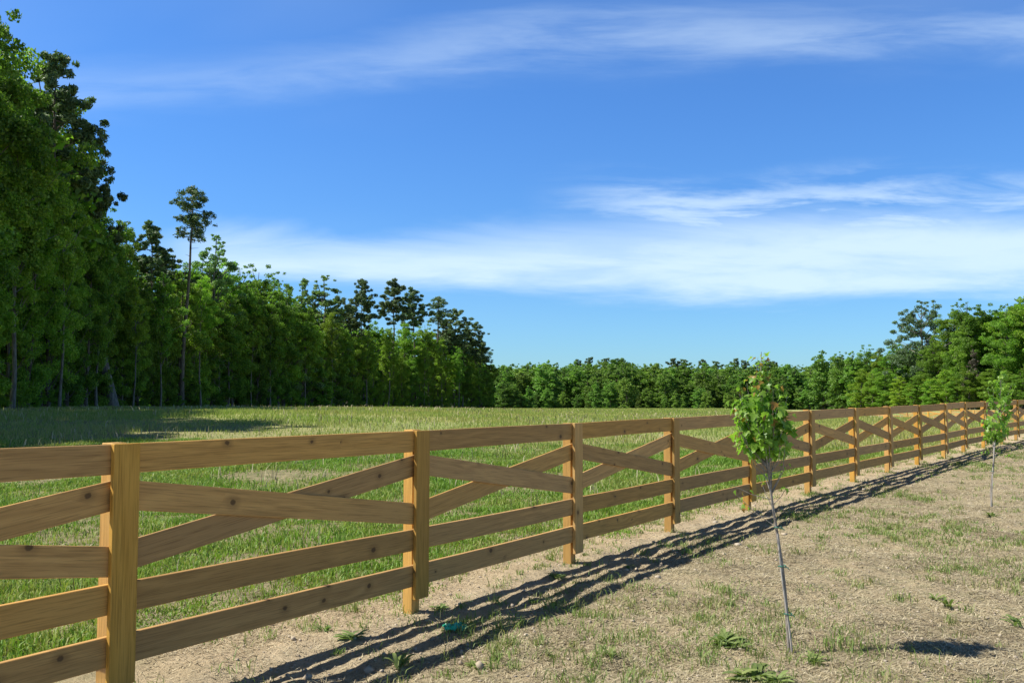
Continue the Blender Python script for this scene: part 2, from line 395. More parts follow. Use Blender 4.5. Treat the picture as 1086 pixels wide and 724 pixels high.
# ------------------------------------------------------------------ tree prototypes
def leaves(cent, rad_, n, size, rs, flat=.7, outward=.45, origin=None, needle=False):
    """n leaf faces spread over clusters; returns V (n*4,3), Q"""
    cent = np.array(cent); rad_ = np.array(rad_)
    pr = rad_ ** 2; idx = rs.choice(len(cent), n, p=pr / pr.sum())
    d = rs.normal(size=(n, 3)); d /= np.linalg.norm(d, axis=1)[:, None]
    rr = rs.rand(n) ** .45
    p = cent[idx] + d * (rad_[idx] * rr)[:, None] * np.array([1, 1, flat])
    nrm = d * outward + rs.normal(size=(n, 3)) * .6 + np.array([0, 0, .12])
    nrm /= np.linalg.norm(nrm, axis=1)[:, None]
    a = np.cross(nrm, rs.normal(size=(n, 3))); a /= np.linalg.norm(a, axis=1)[:, None]; b = np.cross(nrm, a)
    s = size * (.6 + .8 * rs.rand(n))[:, None]
    wdt = .42 if needle else .62
    ln = 1.35 if needle else 1.0
    V = np.stack([p - a * s * ln * .5, p + b * s * wdt * .5 + nrm * s * .12, p + a * s * ln * .5 - nrm * s * .1, p - b * s * wdt * .5 + nrm * s * .12], 1).reshape(-1, 3)
    Q = np.arange(n * 4).reshape(-1, 4)
    return V, Q
def wander(H, rs, amp=.4, lean=0.0, n=9):
    t_ = np.linspace(0, 1, n); w1 = np.cumsum(rs.normal(size=(n, 2)) * amp / n, axis=0); w1 -= w1[0]
    return np.stack([w1[:, 0] + lean * t_ ** 1.1 * H, w1[:, 1], t_ * H], 1)
def along(pts, t_):
    k = t_ * (len(pts) - 1); i_ = int(min(k, len(pts) - 2)); f = k - i_; return pts[i_] * (1 - f) + pts[i_ + 1] * f
def broadleaf(seed, H=20, Rc=4, b=.1, nc=85, nl=26000, size=.27, prof='oval', crad=(.45, 1.25), trunk_r=.22, lean=0., sparse=1.0):
    rs = np.random.RandomState(seed); tr = wander(H * .96, rs, .9, lean)
    ph = rs.rand(3) * 6
    cents = []; rads = []; limbs = []
    for k in range(nc):
        t_ = b + (1 - b) * ((k + rs.rand()) / nc) ** .92
        q = (t_ - b) / (1 - b)
        if prof == 'oval': env = (np.sin(np.pi * min(1, (q * .88 + .10))) ** .6)
        elif prof == 'cone': env = (1 - q) ** .75 * .95 + .12
        elif prof == 'broad': env = np.sin(np.pi * min(1, q * .8 + .18)) ** .5
        else: env = .55 + .45 * np.sin(q * 3)
        a_ = rs.rand() * 2 * np.pi
        r_ = Rc * env * (.78 + .24 * np.sin(a_ * 2 + ph[0] + q * 5) + .2 * rs.normal()) * (rs.rand() ** .38)
        r_ = max(0, r_)
        c = along(tr, t_) + np.array([np.cos(a_) * r_, np.sin(a_) * r_, rs.normal() * .6])
        cr = crad[0] + (crad[1] - crad[0]) * rs.rand() ** 1.4; cr = cr * (.55 + .45 * env) * (1.0 if q < .9 else .6)
        cents.append(c); rads.append(cr)
        if k % 3 == 0 and r_ > .6:
            s_ = along(tr, max(.05, t_ - .12)); mid = (s_ + c) / 2 + np.array([0, 0, -.2])
            limbs.append(([s_, mid, c], [trunk_r * .35 * (1 - .6 * t_), trunk_r * .2, .015]))
    V, Q = leaves(cents, rads, nl, size, rs)
    paths = [(tr, np.linspace(trunk_r, .03, len(tr)) * np.r_[1.35, np.ones(len(tr) - 1)])] + limbs
    return (V, Q), tubes(paths)
def pine(seed, H=24, Rc=3.2, b=.62, nb=34, nl=15000, size=.28, trunk_r=.2, lean=0.):
    rs = np.random.RandomState(seed); tr = wander(H, rs, .8, lean)
    cents = []; rads = []; limbs = []
    for k in range(nb):
        q = (k + rs.rand()) / nb; t_ = b + (1 - b) * q
        ln = Rc * (1 - q) ** .6 * rs.uniform(.45, 1.1) * (.6 + .5 * min(1, q * 3)) + .3
        a_ = k * 2.4 + rs.rand() * .8; s_ = along(tr, t_ - .01)
        up = rs.uniform(-.15, .75)
        dirv = np.array([np.cos(a_), np.sin(a_), up]); e = s_ + dirv * ln
        limbs.append(([s_, s_ + dirv * ln * .5 + [0, 0, -.12], e], [.055, .035, .012]))
        m = max(3, int(ln * 3.2))
        for z in range(m):
            f = .42 + .62 * (z + rs.rand()) / m
            cents.append(s_ + dirv * ln * f + rs.normal(size=3) * [.4, .4, .28] + [0, 0, .15]); rads.append(rs.uniform(.24, .52))
    cents.append(tr[-1]); rads.append(.5)
    for k in range(12):     # dead stubs
        t_ = rs.uniform(.3, b); s_ = along(tr, t_); a_ = rs.rand() * 6.3
        limbs.append(([s_, s_ + np.array([np.cos(a_), np.sin(a_), .05]) * rs.uniform(.5, 1.3)], [.03, .008]))
    V, Q = leaves(cents, rads, nl, size, rs, .75, .9, needle=True)
    return (V, Q), tubes([(tr, np.linspace(trunk_r, .04, len(tr)))] + limbs)
PROTO = {}
def proto(key, data, lm, bmk='bark', H=20):
    (LV, LQ), (TV, TQ) = data
    PROTO[key] = dict(crown=np_mesh('crown', LV, [LQ]), trunk=np_mesh('trunk', TV, [TQ], True), H=H, raw=(LV, LQ))
    PROTO[key]['crown'].materials.append(M[lm]); PROTO[key]['trunk'].materials.append(M[bmk])
proto('oakA', broadleaf(11, 20, 4.6, .06, 150, 31000, .21), 'leaf_dark')
proto('oakB', broadleaf(12, 20, 4.3, .10, 140, 30000, .22, 'broad'), 'leaf_mid')
proto('oakC', broadleaf(13, 20, 3.9, .04, 140, 30000, .22), 'leaf_mid')
proto('oakD', broadleaf(14, 20, 4.5, .25, 120, 26000, .21), 'leaf_dark', 'bark_pale')
proto('beechA', broadleaf(15, 20, 3.9, .05, 130, 27000, .21, 'cone'), 'leaf_bright')
proto('beechB', broadleaf(16, 20, 4.3, .08, 125, 27000, .21), 'leaf_bright')
proto('tulipA', broadleaf(17, 20, 2.7, .12, 110, 17000, .2, 'cone', (.35, .8)), 'leaf_pale', 'bark_pale')
proto('tulipB', broadleaf(18, 20, 2.4, .18, 100, 14000, .2, 'oval', (.3, .75)), 'leaf_pale', 'bark_pale')
proto('leaner', broadleaf(19, 20, 3.0, .45, 90, 15000, .2, 'oval', (.4, 1.0), .26, -.26), 'leaf_mid', 'bark_pale')
proto('ashA', broadleaf(23, 20, 3.2, .42, 110, 20000, .2, 'oval', (.4, 1.0), .17, .02), 'leaf_mid', 'bark_pale')
proto('ashB', broadleaf(24, 20, 2.9, .5, 90, 16000, .2, 'broad', (.4, 1.0), .15, -.03), 'leaf_bright', 'bark_pale')
proto('airy', broadleaf(20, 20, 5.6, .28, 130, 17000, .27, 'broad', (.5, 1.0), .3), 'leaf_grey', 'bark_pale')
proto('dry', broadleaf(21, 20, 3.2, .42, 60, 9000, .25, 'cone', (.5, .9), .16), 'leaf_dry', 'bark_pale')
proto('pineA', pine(31, 24, 3.3, .6), 'needles', H=24)
proto('pineB', pine(32, 24, 2.9, .68, 28, 12000), 'needles', H=24)
proto('pineC', pine(33, 24, 3.6, .5, 44, 20000), 'needles', H=24)
proto('pineTall', pine(34, 24, 2.2, .77, 26, 5200, .22, .24, .035), 'needles', 'bark', H=24)
proto('shrubA', broadleaf(41, 5, 1.9, .03, 34, 5200, .2, 'oval', (.4, .8), .06), 'leaf_bright', H=5)
proto('shrubB', broadleaf(42, 5, 2.2, .03, 36, 5200, .2, 'broad', (.4, .8), .06), 'leaf_mid', H=5)
proto('farA', broadleaf(51, 18, 4.6, .02, 130, 9000, .46, 'oval', (.6, 1.5)), 'leaf_far', H=18)
proto('farB', broadleaf(52, 18, 4.3, .02, 120, 8500, .46, 'broad', (.6, 1.5)), 'leaf_far', H=18)
proto('farC', broadleaf(53, 18, 3.6, .02, 110, 8000, .44, 'oval', (.6, 1.3)), 'leaf_far', H=18)
proto('farD', broadleaf(54, 18, 5.2, .02, 140, 10000, .46, 'broad', (.6, 1.6)), 'leaf_far', H=18)
proto('farPine', pine(55, 20, 3.0, .5, 30, 4200, .5), 'needles', H=20)

def tree(name, key, px, D, ytop, label, group, wide=1.0, rz=None, cat='tree'):
    pr = PROTO[key]; X = (px - 543) / F * D; z = gz(X, D)
    H = (HY - ytop) * D / F + EYE - z
    s = H / pr['H']
    root = empty(name, (X, D, z - .05), rng.uniform(0, 6.28) if rz is None else rz)
    root.scale = (s * wide, s * wide, s)
    tag(root, label, cat, group)
    for part in ('trunk', 'crown'):
        o = bpy.data.objects.new(part, pr[part]); COL.objects.link(o); o.parent = root
    return root
ORD = 'first second third fourth fifth sixth seventh eighth ninth tenth eleventh twelfth thirteenth fourteenth fifteenth sixteenth seventeenth eighteenth nineteenth twentieth'.split()
def ordw(k):
    if k < 20: return ORD[k]
    tens = ['twenty', 'thirty', 'forty', 'fifty', 'sixty', 'seventy'][(k + 1) // 10 - 2]
    return (tens.replace('y', 'ieth')) if (k + 1) % 10 == 0 else tens + '-' + ORD[(k + 1) % 10 - 1]
def Dl(px): return float(np.interp(px, [-120, 0, 60, 120, 200, 300, 380, 440, 500, 530], [44, 57, 67, 85, 105, 135, 165, 190, 214, 226]))
G1 = 'trees at the edge of the left wood'
# the ones you can pick out by eye: (name, proto, px, extra depth, top row, label, width)
named = [
 ('pine_tree', 'pineA', 50, 5, 52, 'spreading dark pine with bare forked top against the sky at upper left', .95),
 ('pine_tree', 'pineC', 86, 8, 130, 'dense dark pine crown just right of the upper left spreading pine', .9),
 ('oak_tree', 'oakD', -52, 3, -60, 'tallest broadleaf tree rising past the top left corner', .8),
 ('broadleaf_tree', 'leaner', 122, -3, 62, 'leaning pale-trunked tree tilting left across the dark foliage', .95),
 ('pine_tree', 'pineB', 163, 4, 240, 'medium dark pine just left of the tallest lone pine', 1.15),
 ('pine_tree', 'pineTall', 194, -3, 197, 'tallest lone pine with long bare trunk and small crown above the wood', 1.15),
 ('tulip_tree', 'tulipB', 226, 3, 240, 'slim pale feathery tree right beside the tallest lone pine', 1.2),
 ('tulip_tree', 'tulipA', 319, 3, 287, 'pale pointed tree left of the twin pale tops in mid wood', 1.1),
 ('tulip_tree', 'tulipB', 344, 2, 285, 'pale feathery tree with split top left of the row of pines', 1.5),
 ('pine_tree', 'pineA', 383, 4, 297, 'first pine from the left standing above the middle of the wood', 1.0),
 ('pine_tree', 'pineB', 418, 4, 300, 'second pine in the row above the middle of the wood', 1.25),
 ('pine_tree', 'pineB', 441, 5, 308, 'third pine in the row, close beside its right neighbour', 1.2),
 ('pine_tree', 'pineTall', 461, 3, 315, 'fourth pine in the row with thin open crown', 1.4),
 ('pine_tree', 'pineC', 484, 4, 330, 'bulky dark pine near the right end of the left wood', 1.3),
 ('pine_tree', 'pineC', 503, 3, 343, 'last dark pine at the right tip of the left wood', 1.2),
]
for nm, key, px, e, yt, lb, wd in named:
    tree(nm, key, px, Dl(px) + e, yt, lb, None, wd, rz=0 if key in ('leaner', 'pineTall') else None)
# second row: fills the skyline between the named ones
sky_x = [-60, 0, 25, 45, 75, 100, 120, 140, 165, 200, 235, 255, 285, 300, 330, 350, 370, 400, 430, 470, 500, 515, 522]
sky_y = [-60, 60, 90, 130, 165, 200, 222, 245, 265, 266, 272, 278, 284, 295, 298, 308, 322, 334, 338, 340, 345, 362, 375]
back = [(-80, 'oakA'), (-42, 'beechB'), (-8, 'oakC'), (8, 'tulipA'), (26, 'tulipB'), (44, 'beechB'), (70, 'tulipA'), (86, 'oakC'), (106, 'oakB'), (126, 'oakC'), (176, 'pineB'), (208, 'oakD'), (240, 'beechB'), (254, 'oakA'),
        (270, 'oakB'), (286, 'oakD'), (301, 'tulipA'), (331, 'tulipA'), (358, 'pineC'), (369, 'pineA'), (397, 'oakC'), (428, 'beechB'), (452, 'oakB'), (472, 'pineA'), (494, 'pineA'), (511, 'oakA')]
for k, (px, key) in enumerate(back):
    tree('pine_tree' if key.startswith('pine') else 'broadleaf_tree', key, px, Dl(px) + rng.uniform(5, 9), float(np.interp(px, sky_x, sky_y)) + rng.uniform(-3, 5),
         ordw(k) + ' tree from the left in the skyline row behind the left wood edge', 'skyline trees of the left wood', rng.uniform(.95, 1.2) * (.68 if px < 50 else .8 if px < 160 else 1))
# front row
front = [(-70, 'oakA'), (-45, 'oakC'), (-18, 'beechB'), (8, 'oakC'), (30, 'beechB'), (52, 'beechB'), (72, 'oakC'), (92, 'beechB'), (110, 'oakC'), (130, 'oakB'), (148, 'oakA'), (163, 'beechA'), (178, 'oakC'), (192, 'oakB'),
         (207, 'beechA'), (220, 'oakC'), (233, 'oakA'), (247, 'oakB'), (260, 'oakC'), (272, 'oakA'), (284, 'beechA'), (296, 'oakB'), (309, 'beechB'), (320, 'oakC'), (331, 'beechB'), (343, 'oakC'), (354, 'oakA'), (364, 'oakC'), (375, 'beechB'),
         (386, 'oakC'), (397, 'beechA'), (407, 'beechB'), (417, 'beechA'), (427, 'beechB'), (437, 'oakC'), (446, 'beechB'), (455, 'oakC'), (464, 'beechA'), (473, 'beechB'), (482, 'oakC'), (491, 'oakD'), (500, 'oakC'), (508, 'oakB'), (516, 'oakC')]
for k, (px, key) in enumerate(front):
    yt = float(np.interp(px, sky_x, sky_y)); f = rng.uniform(.62, .9)
    tree('broadleaf_tree', key, px, Dl(px) + rng.uniform(-2.5, 1.5), 434 - (434 - yt) * f,
         ordw(k) + ' tree from the left in the shaded front row of the left wood', G1, rng.uniform(.85, 1.05) * (.82 if px < 130 else 1))
poles = [(14, 'ashA'), (64, 'ashB'), (103, 'ashA'), (142, 'ashB'), (171, 'ashA'), (214, 'ashB'), (243, 'ashA'), (267, 'ashB'), (287, 'ashA'), (324, 'ashA'), (352, 'ashB'), (389, 'ashA'), (412, 'ashB'), (450, 'ashA'), (469, 'ashB'), (487, 'ashA')]
for k, (px, key) in enumerate(poles):
    yt = float(np.interp(px, sky_x, sky_y))
    tree('broadleaf_tree', key, px, Dl(px) - rng.uniform(2.5, 5), 434 - (434 - yt) * rng.uniform(.7, .92),
         ordw(k) + ' slender pale-trunked tree from the left, bare below its crown, before the left wood', 'slender pale-trunked trees of the left wood', rng.uniform(.8, 1.05))
# low shrubs along the wood edge
shr = [-30, 2, 20, 38, 60, 82, 105, 128, 152, 170, 188, 212, 236, 262, 290, 318, 346, 372, 402, 426, 450, 474, 498, 520]
for k, px in enumerate(shr):
    lab = 'small bright bush standing out against the dark wood foot' if px == 346 else ordw(k) + ' low bush from the left along the foot of the left wood'
    tree('bush', 'shrubA' if px == 346 or k % 3 == 0 else 'shrubB', px, Dl(px) - (5 if px == 346 else 3.2), 434 - (26 if px == 346 else rng.uniform(.05, .09) * 60 * 67 / Dl(px) * 5), lab,
         None if px == 346 else 'bushes at the foot of the left wood', 1.1, cat='bush')

# right-hand trees
rx = [860, 900, 930, 950, 985, 1010, 1040, 1060, 1086, 1130]
ry = [381, 376, 370, 366, 355, 350, 322, 330, 312, 300]
def Dr(px): return float(np.interp(px, [850, 940, 1000, 1086, 1150], [255, 210, 185, 165, 150]))
tree('oak_tree', 'airy', 981, Dr(981) + 3, 314, 'tall airy grey-green tree rising above the right wood', None, 1.2)
tree('dead_tree', 'dry', 1034, Dr(1034) - 8, 368, 'thin grey-brown bare tree in front of the right wood', None, 1.0)
right = [(872, 'farA', 8), (890, 'farD', 4), (905, 'farC', 2), (918, 'oakB', 6), (930, 'beechB', 0), (944, 'oakC', 2), (955, 'beechB', 3), (966, 'oakB', -30), (978, 'oakC', -28), (990, 'oakB', -6), (1002, 'beechB', -22),
         (1010, 'oakD', 26), (1024, 'oakA', 22), (1018, 'oakC', -8), (1030, 'oakD', -2), (1044, 'oakB', 0), (1057, 'beechB', 3), (1070, 'oakB', -4), (1084, 'beechB', 2), (1098, 'oakC', 4), (1112, 'oakB', 0), (1130, 'oakC', 0)]
for k, (px, key, up) in enumerate(sorted(right)):
    tree('broadleaf_tree', key, px, Dr(px) + rng.uniform(-4, 6), float(np.interp(px, rx, ry)) - up, ordw(k) + ' tree from the left in the bright wood on the right side', 'trees of the right wood', rng.uniform(1.0, 1.25))
low = [912, 925, 938, 952, 968, 986, 1004, 1016, 1028, 1048, 1066, 1082, 1100]
for k, px in enumerate(low):
    tree('young_tree', ['beechB', 'oakC', 'oakB'][k % 3], px, Dr(px) - 9, rng.uniform(388, 400), ordw(k) + ' short bright tree from the left along the foot of the right wood', 'short trees at the foot of the right wood', 1.7)
# far tree line across the field
fx = [515, 560, 600, 660, 700, 760, 800, 850, 880, 905]
fy = [383, 380, 382, 378, 384, 384, 383, 384, 382, 378]
rs = np.random.RandomState(5)
k = 0
for row, (d0, n0, drop) in enumerate(((262, 30, 17), (282, 34, 7), (302, 38, 1))):
    for q in range(n0):
        px = 512 + (905 - 512) * (q + .5 + rs.uniform(-.3, .3)) / n0
        key = ['farA', 'farB', 'farC', 'farD', 'farC', 'farB'][rs.randint(6)]
        yt = float(np.interp(px, fx, fy)) + drop + rs.uniform(-3, 8) + (rs.uniform(0, 14) if row == 0 else 0)
        lab = ordw(q) + [' tree from the left in the front rank of the far wood across the field', ' tree from the left in the middle rank of the far wood across the field', ' treetop from the left in the rear rank of the far wood across the field'][row]
        tree('broadleaf_tree', key, px, d0 + rs.uniform(-6, 6), yt, lab, ['front rank of the far wood', 'middle rank of the far wood', 'rear rank of the far wood'][row], rs.uniform(1.15, 1.6))
for k, (px, yt) in enumerate(((612, 382), (625, 380), (641, 381), (650, 383), (712, 381), (722, 384), (727, 382), (744, 382), (761, 384), (779, 381), (790, 383), (812, 383), (820, 384), (868, 382), (893, 379))):
    tree('pine_tree', 'farPine', px, 345, yt, ordw(k) + ' dark pine top from the left poking above the far wood', 'distant pine tops above the far wood', rs.uniform(1, 1.3))

# the depth of the woods behind their edges, which reads as one mass
def wood_mass(name, items, lm, label, cat='wood'):
    Vs = []; Qs = []; b0 = 0
    for key, x, y, H in items:
        LV, LQ = PROTO[key]['raw']; s = H / PROTO[key]['H']; a_ = rs.rand() * 6.28
        c_, s_ = math.cos(a_), math.sin(a_)
        Vn = np.stack([(LV[:, 0] * c_ - LV[:, 1] * s_) * s * 1.15 + x, (LV[:, 0] * s_ + LV[:, 1] * c_) * s * 1.15 + y, LV[:, 2] * s + gz(x, y)], 1)
        Vs.append(Vn); Qs.append(LQ + b0); b0 += len(LV)
    o = link(name, np_mesh(name, np.concatenate(Vs), [np.concatenate(Qs)]), M[lm]); tag(o, label, cat, kind='stuff')
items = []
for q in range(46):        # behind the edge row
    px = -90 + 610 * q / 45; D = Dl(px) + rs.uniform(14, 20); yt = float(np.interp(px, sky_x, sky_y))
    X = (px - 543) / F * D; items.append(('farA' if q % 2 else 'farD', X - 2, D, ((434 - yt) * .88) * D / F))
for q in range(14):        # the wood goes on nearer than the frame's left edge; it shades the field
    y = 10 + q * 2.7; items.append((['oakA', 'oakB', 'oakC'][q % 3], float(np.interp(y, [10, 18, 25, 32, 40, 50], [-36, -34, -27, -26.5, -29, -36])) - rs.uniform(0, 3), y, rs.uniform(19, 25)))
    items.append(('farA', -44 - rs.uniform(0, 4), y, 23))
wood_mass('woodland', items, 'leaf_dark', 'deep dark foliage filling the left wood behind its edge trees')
items = []
for q in range(30):
    px = 900 + 260 * q / 29; D = Dr(px) + rs.uniform(12, 20); X = (px - 543) / F * D
    items.append((['farA', 'farD'][q % 2], X, D, (434 - float(np.interp(px, rx, ry)) - 6) * D / F))
wood_mass('woodland', items, 'leaf_far', 'deep green foliage filling the right wood behind its edge trees')
items = []
for q in range(60):
    px = 500 + 420 * q / 59; D = 318 + rs.uniform(-5, 5) + 10 * (q % 2); X = (px - 543) / F * D
    items.append((['farA', 'farD', 'farB'][q % 3], X, D, (420.5 - float(np.interp(px, fx, fy)) - rs.uniform(2, 6)) * D / F + EYE - gz(X, D)))
wood_mass('woodland', items, 'leaf_far', 'continuous green foliage filling the far wood behind its front ranks')

# ------------------------------------------------------------------ grass, straw, stones
def blades(name, x, y, h, wd, mat, label, cat, lean=.35, lay=False, two=True):
    n = len(x); r = np.random.RandomState(len(x) % 9999)
    z = zg(x, y); a_ = r.rand(n) * 2 * np.pi; ca, sa = np.cos(a_), np.sin(a_)
    le = (r.rand(n) * lean + .05) * h; b_ = r.rand(n) * 2 * np.pi
    base = np.stack([x, y, z - .005], 1); side = np.stack([ca, sa, 0 * ca], 1) * (wd / 2)[:, None]
    ld = np.stack([np.cos(b_), np.sin(b_), 0 * b_], 1)
    if lay:
        tip = base + ld * h[:, None] + np.stack([0 * h, 0 * h, r.rand(n) * .25 * h + .012], 1)
        base[:, 2] += .008
        sd_ = np.stack([-np.sin(b_), np.cos(b_), 0 * b_], 1) * (wd / 2)[:, None]
        V = np.stack([base - sd_, base + sd_, tip], 1).reshape(-1, 3); P_ = [np.arange(n * 3).reshape(-1, 3)]
    elif two:
        mid = base + ld * (le * .35)[:, None] + np.stack([0 * h, 0 * h, h * .6], 1)
        tip = base + ld * le[:, None] * 1.3 + np.stack([0 * h, 0 * h, h * (.95 - .3 * r.rand(n))], 1)
        V = np.stack([base - side, base + side, mid + side * .8, mid - side * .8, tip], 1).reshape(-1, 3)
        o_ = np.arange(n)[:, None] * 5; P_ = [o_ + np.array([[0, 1, 2, 3]]), o_ + np.array([[3, 2, 4]])]
    else:
        tip = base + ld * le[:, None] + np.stack([0 * h, 0 * h, h], 1)
        V = np.stack([base - side, base + side, tip], 1).reshape(-1, 3); P_ = [np.arange(n * 3).reshape(-1, 3)]
    o = link(name, np_mesh(name, V, P_), mat); tag(o, label, cat, kind='stuff'); return o
rs = np.random.RandomState(77)
def wedge(n, d0, d1, pw=1.0, amin=-.62, amax=.62):
    t_ = rs.rand(n); D = (d0 ** (2 * pw) + t_ * (d1 ** (2 * pw) - d0 ** (2 * pw))) ** (1 / (2 * pw)); u_ = rs.uniform(amin, amax, n)
    return u_ * D, D
# field grass near the fence
x, y = wedge(1500000, 3.5, 26, .62, -.72, .66); s_ = fence_side(x, y)
dens = sst(s_ + fbm(x, y, .9) * 2.2, .55, 1.5) * (.22 + .78 * sst(fbm(x + 40, y, 1.3, 4) * 2.4 + .72 - .012 * y, .25, .62))
dens = dens * np.clip(((x + 4.3) / 1.7) ** 2 + ((y - 17.5) / 1.3) ** 2 - .3 + fbm(x, y, .6), .03, 1)
k = rs.rand(len(x)) < dens * .55; x, y = x[k], y[k]; D = np.hypot(x, y)
h = (.04 + .12 * rs.rand(len(x)) ** 1.8) * (.75 + fbm(x, y, 1.1) * 1.8) * (.7 + .3 * sst(fence_side(x, y), .5, 3)); wd = .006 + .005 * rs.rand(len(x)) + D * .0003
blades('grass', x, y, np.maximum(h, .03), wd, M['field_grass'], 'fresh green grass growing in the field just behind the fence', 'grass', .7)
# field grass further out
x, y = wedge(560000, 24, 118, .75, -.66, .66); s_ = fence_side(x, y)
dens = sst(s_, 1.0, 2.0) * (.35 + .65 * sst(fbm(x + 13, y, 5, 4) * 2 + .6, .3, .65))
k = (rs.rand(len(x)) < dens) & (x > -42); x, y = x[k], y[k]; D = np.hypot(x, y)
h = (.05 + .13 * rs.rand(len(x))) * (1 + 1.2 * fbm(x, y, 3.)); wd = .012 + .0006 * D
blades('grass', x, y, h, wd, M['far_grass'], 'yellow-green meadow grass stretching away to the woods', 'grass', .5, two=False)
# dry seed stems standing in the meadow
x, y = wedge(11000, 7, 90, .6, -.66, .66); k = (fence_side(x, y) > 1.6) & (x > -38) & (rs.rand(len(x)) < sst(fbm(x, y, 4.) * 2 + .5, .35, .7)); x, y = x[k], y[k]; D = np.hypot(x, y)
blades('seed_stems', x, y, .18 + .22 * rs.rand(len(x)), .003 + .0006 * D, M['straw'], 'dry seed stems standing above the meadow grass', 'grass', .5)
# straw litter on the near side
x, y = wedge(900000, 4.3, 26, .55, -.4, .66); s_ = fence_side(x, y)
dens = np.where(s_ < 0, .55 + 1.2 * fbm(x, y, .8), .5 * (1 - sst(s_, .5, 2.5)))
dens = dens * (1 - .75 * (1 - sst(np.abs(s_ + fbm(x, y, 1.2)), .3, .9)))
k = rs.rand(len(x)) < dens; x, y = x[k], y[k]; D = np.hypot(x, y)
blades('dry_grass', x, y, .02 + .06 * rs.rand(len(x)), .003 + .0003 * D + .003 * rs.rand(len(x)), M['straw'], 'dry straw litter lying over the sandy near ground', 'dry grass', lay=True)
# sparse live grass on the near side in clumps
cx, cy = wedge(11000, 4.4, 30, .7, -.3, .66); s_ = fence_side(cx, cy)
dn = np.where(s_ < 0, sst(fbm(cx + 70, cy, 1.7, 4) * 2 + .5, .25, .75) + .12, .55 * (1 - sst(s_, 1.5, 3))); dn = dn * (1 - .6 * (1 - sst(np.abs(s_), .25, .6)))
k = rs.rand(len(cx)) < dn; cx, cy = cx[k], cy[k]
pf = FPa[1:]; pf = np.repeat(pf, 5, 0) + rs.normal(size=(len(pf) * 5, 2)) * .13 - [.1, -.05]; cx = np.r_[cx, pf[:, 0]]; cy = np.r_[cy, pf[:, 1]]
nb_ = rs.randint(5, 34, len(cx)); ci = np.repeat(np.arange(len(cx)), nb_); sp = (.02 + .07 * rs.rand(len(cx)))[ci]
x = cx[ci] + rs.normal(size=len(ci)) * sp; y = cy[ci] + rs.normal(size=len(ci)) * sp; D = np.hypot(x, y)
h = (.02 + .06 * rs.rand(len(x))) * (.6 + .9 * rs.rand(len(cx))[ci])
blades('grass', x, y, h, .003 + .003 * rs.rand(len(x)) + .0003 * D, M['sparse_grass'], 'scattered thin green grass tufts on the sandy near ground', 'grass', 1.1)
# stones
n = 16000; x, y = wedge(n, 4.3, 22, .6, -.3, .66); s_ = fence_side(x, y); k = s_ < 1.4; x, y = x[k], y[k]; n = len(x)
bmI = bmesh.new(); bmesh.ops.create_icosphere(bmI, subdivisions=1, radius=1); iv = np.array([v_.co[:] for v_ in bmI.verts]); it = np.array([[v_.index for v_ in f.verts] for f in bmI.faces]); bmI.free()
sz = .003 + .011 * rs.rand(n) ** 3 + .003 * rs.rand(n) + .02 * (rs.rand(n) < .02) * (np.abs(fence_side(x, y)) < 1.3); sc3 = sz[:, None] * (.6 + .7 * rs.rand(n, 3)) * [1, 1, .7]
V = iv[None] * sc3[:, None, :] * (1 + .25 * rs.normal(size=(n, len(iv), 1))) + np.stack([x, y, zg(x, y) + sz * .2], 1)[:, None, :]
T = it[None] + (np.arange(n) * len(iv))[:, None, None]
tag(link('pebbles', np_mesh('pebbles', V.reshape(-1, 3), [T.reshape(-1, 3)]), M['stone']), 'small pale pebbles strewn over the bare ground by the fence', 'pebbles', kind='stuff')

# ------------------------------------------------------------------ saplings
def maple_leaves(P_, N_, S_, rs, name, mats, redp):
    prof = [(0, 0), (.28, .10), (.52, .02), (.42, .30), (.78, .50), (.34, .62), (.22, 1.05), (0, .92 + .25)]
    pts = [(a, b) for a, b in prof]; pts = pts + [(-a, b) for a, b in prof[-2:0:-1]]
    L = np.array(pts) - [0, .0]; kf = len(L); n = len(P_)
    nrm = N_ / np.linalg.norm(N_, axis=1)[:, None]
    down = np.array([0, 0, -1.]) + rs.normal(size=(n, 3)) * .45
    dn = down - nrm * (down * nrm).sum(1)[:, None]; dn /= np.linalg.norm(dn, axis=1)[:, None]; sd_ = np.cross(dn, nrm)
    fold = rs.uniform(.15, .5, n)[:, None, None]
    l = L[None] * S_[:, None, None]
    V = P_[:, None] + l[..., 0:1] * sd_[:, None] + l[..., 1:2] * dn[:, None] + nrm[:, None] * (np.abs(l[..., 0:1]) * fold - l[..., 1:2] ** 2 / S_[:, None, None] * .25)
    C = P_ + dn * (S_ * .45)[:, None] - nrm * (S_ * .04)[:, None]
    V = np.concatenate([V, C[:, None]], 1); st = kf + 1
    tri = np.array([[k, (k + 1) % kf, kf] for k in range(kf)])
    T = (np.arange(n)[:, None, None] * st + tri[None]).reshape(-1, 3)
    mi = np.repeat((rs.rand(n) < redp).astype(int), kf)
    return np_mesh(name, V.reshape(-1, 3), [T], True, mi)
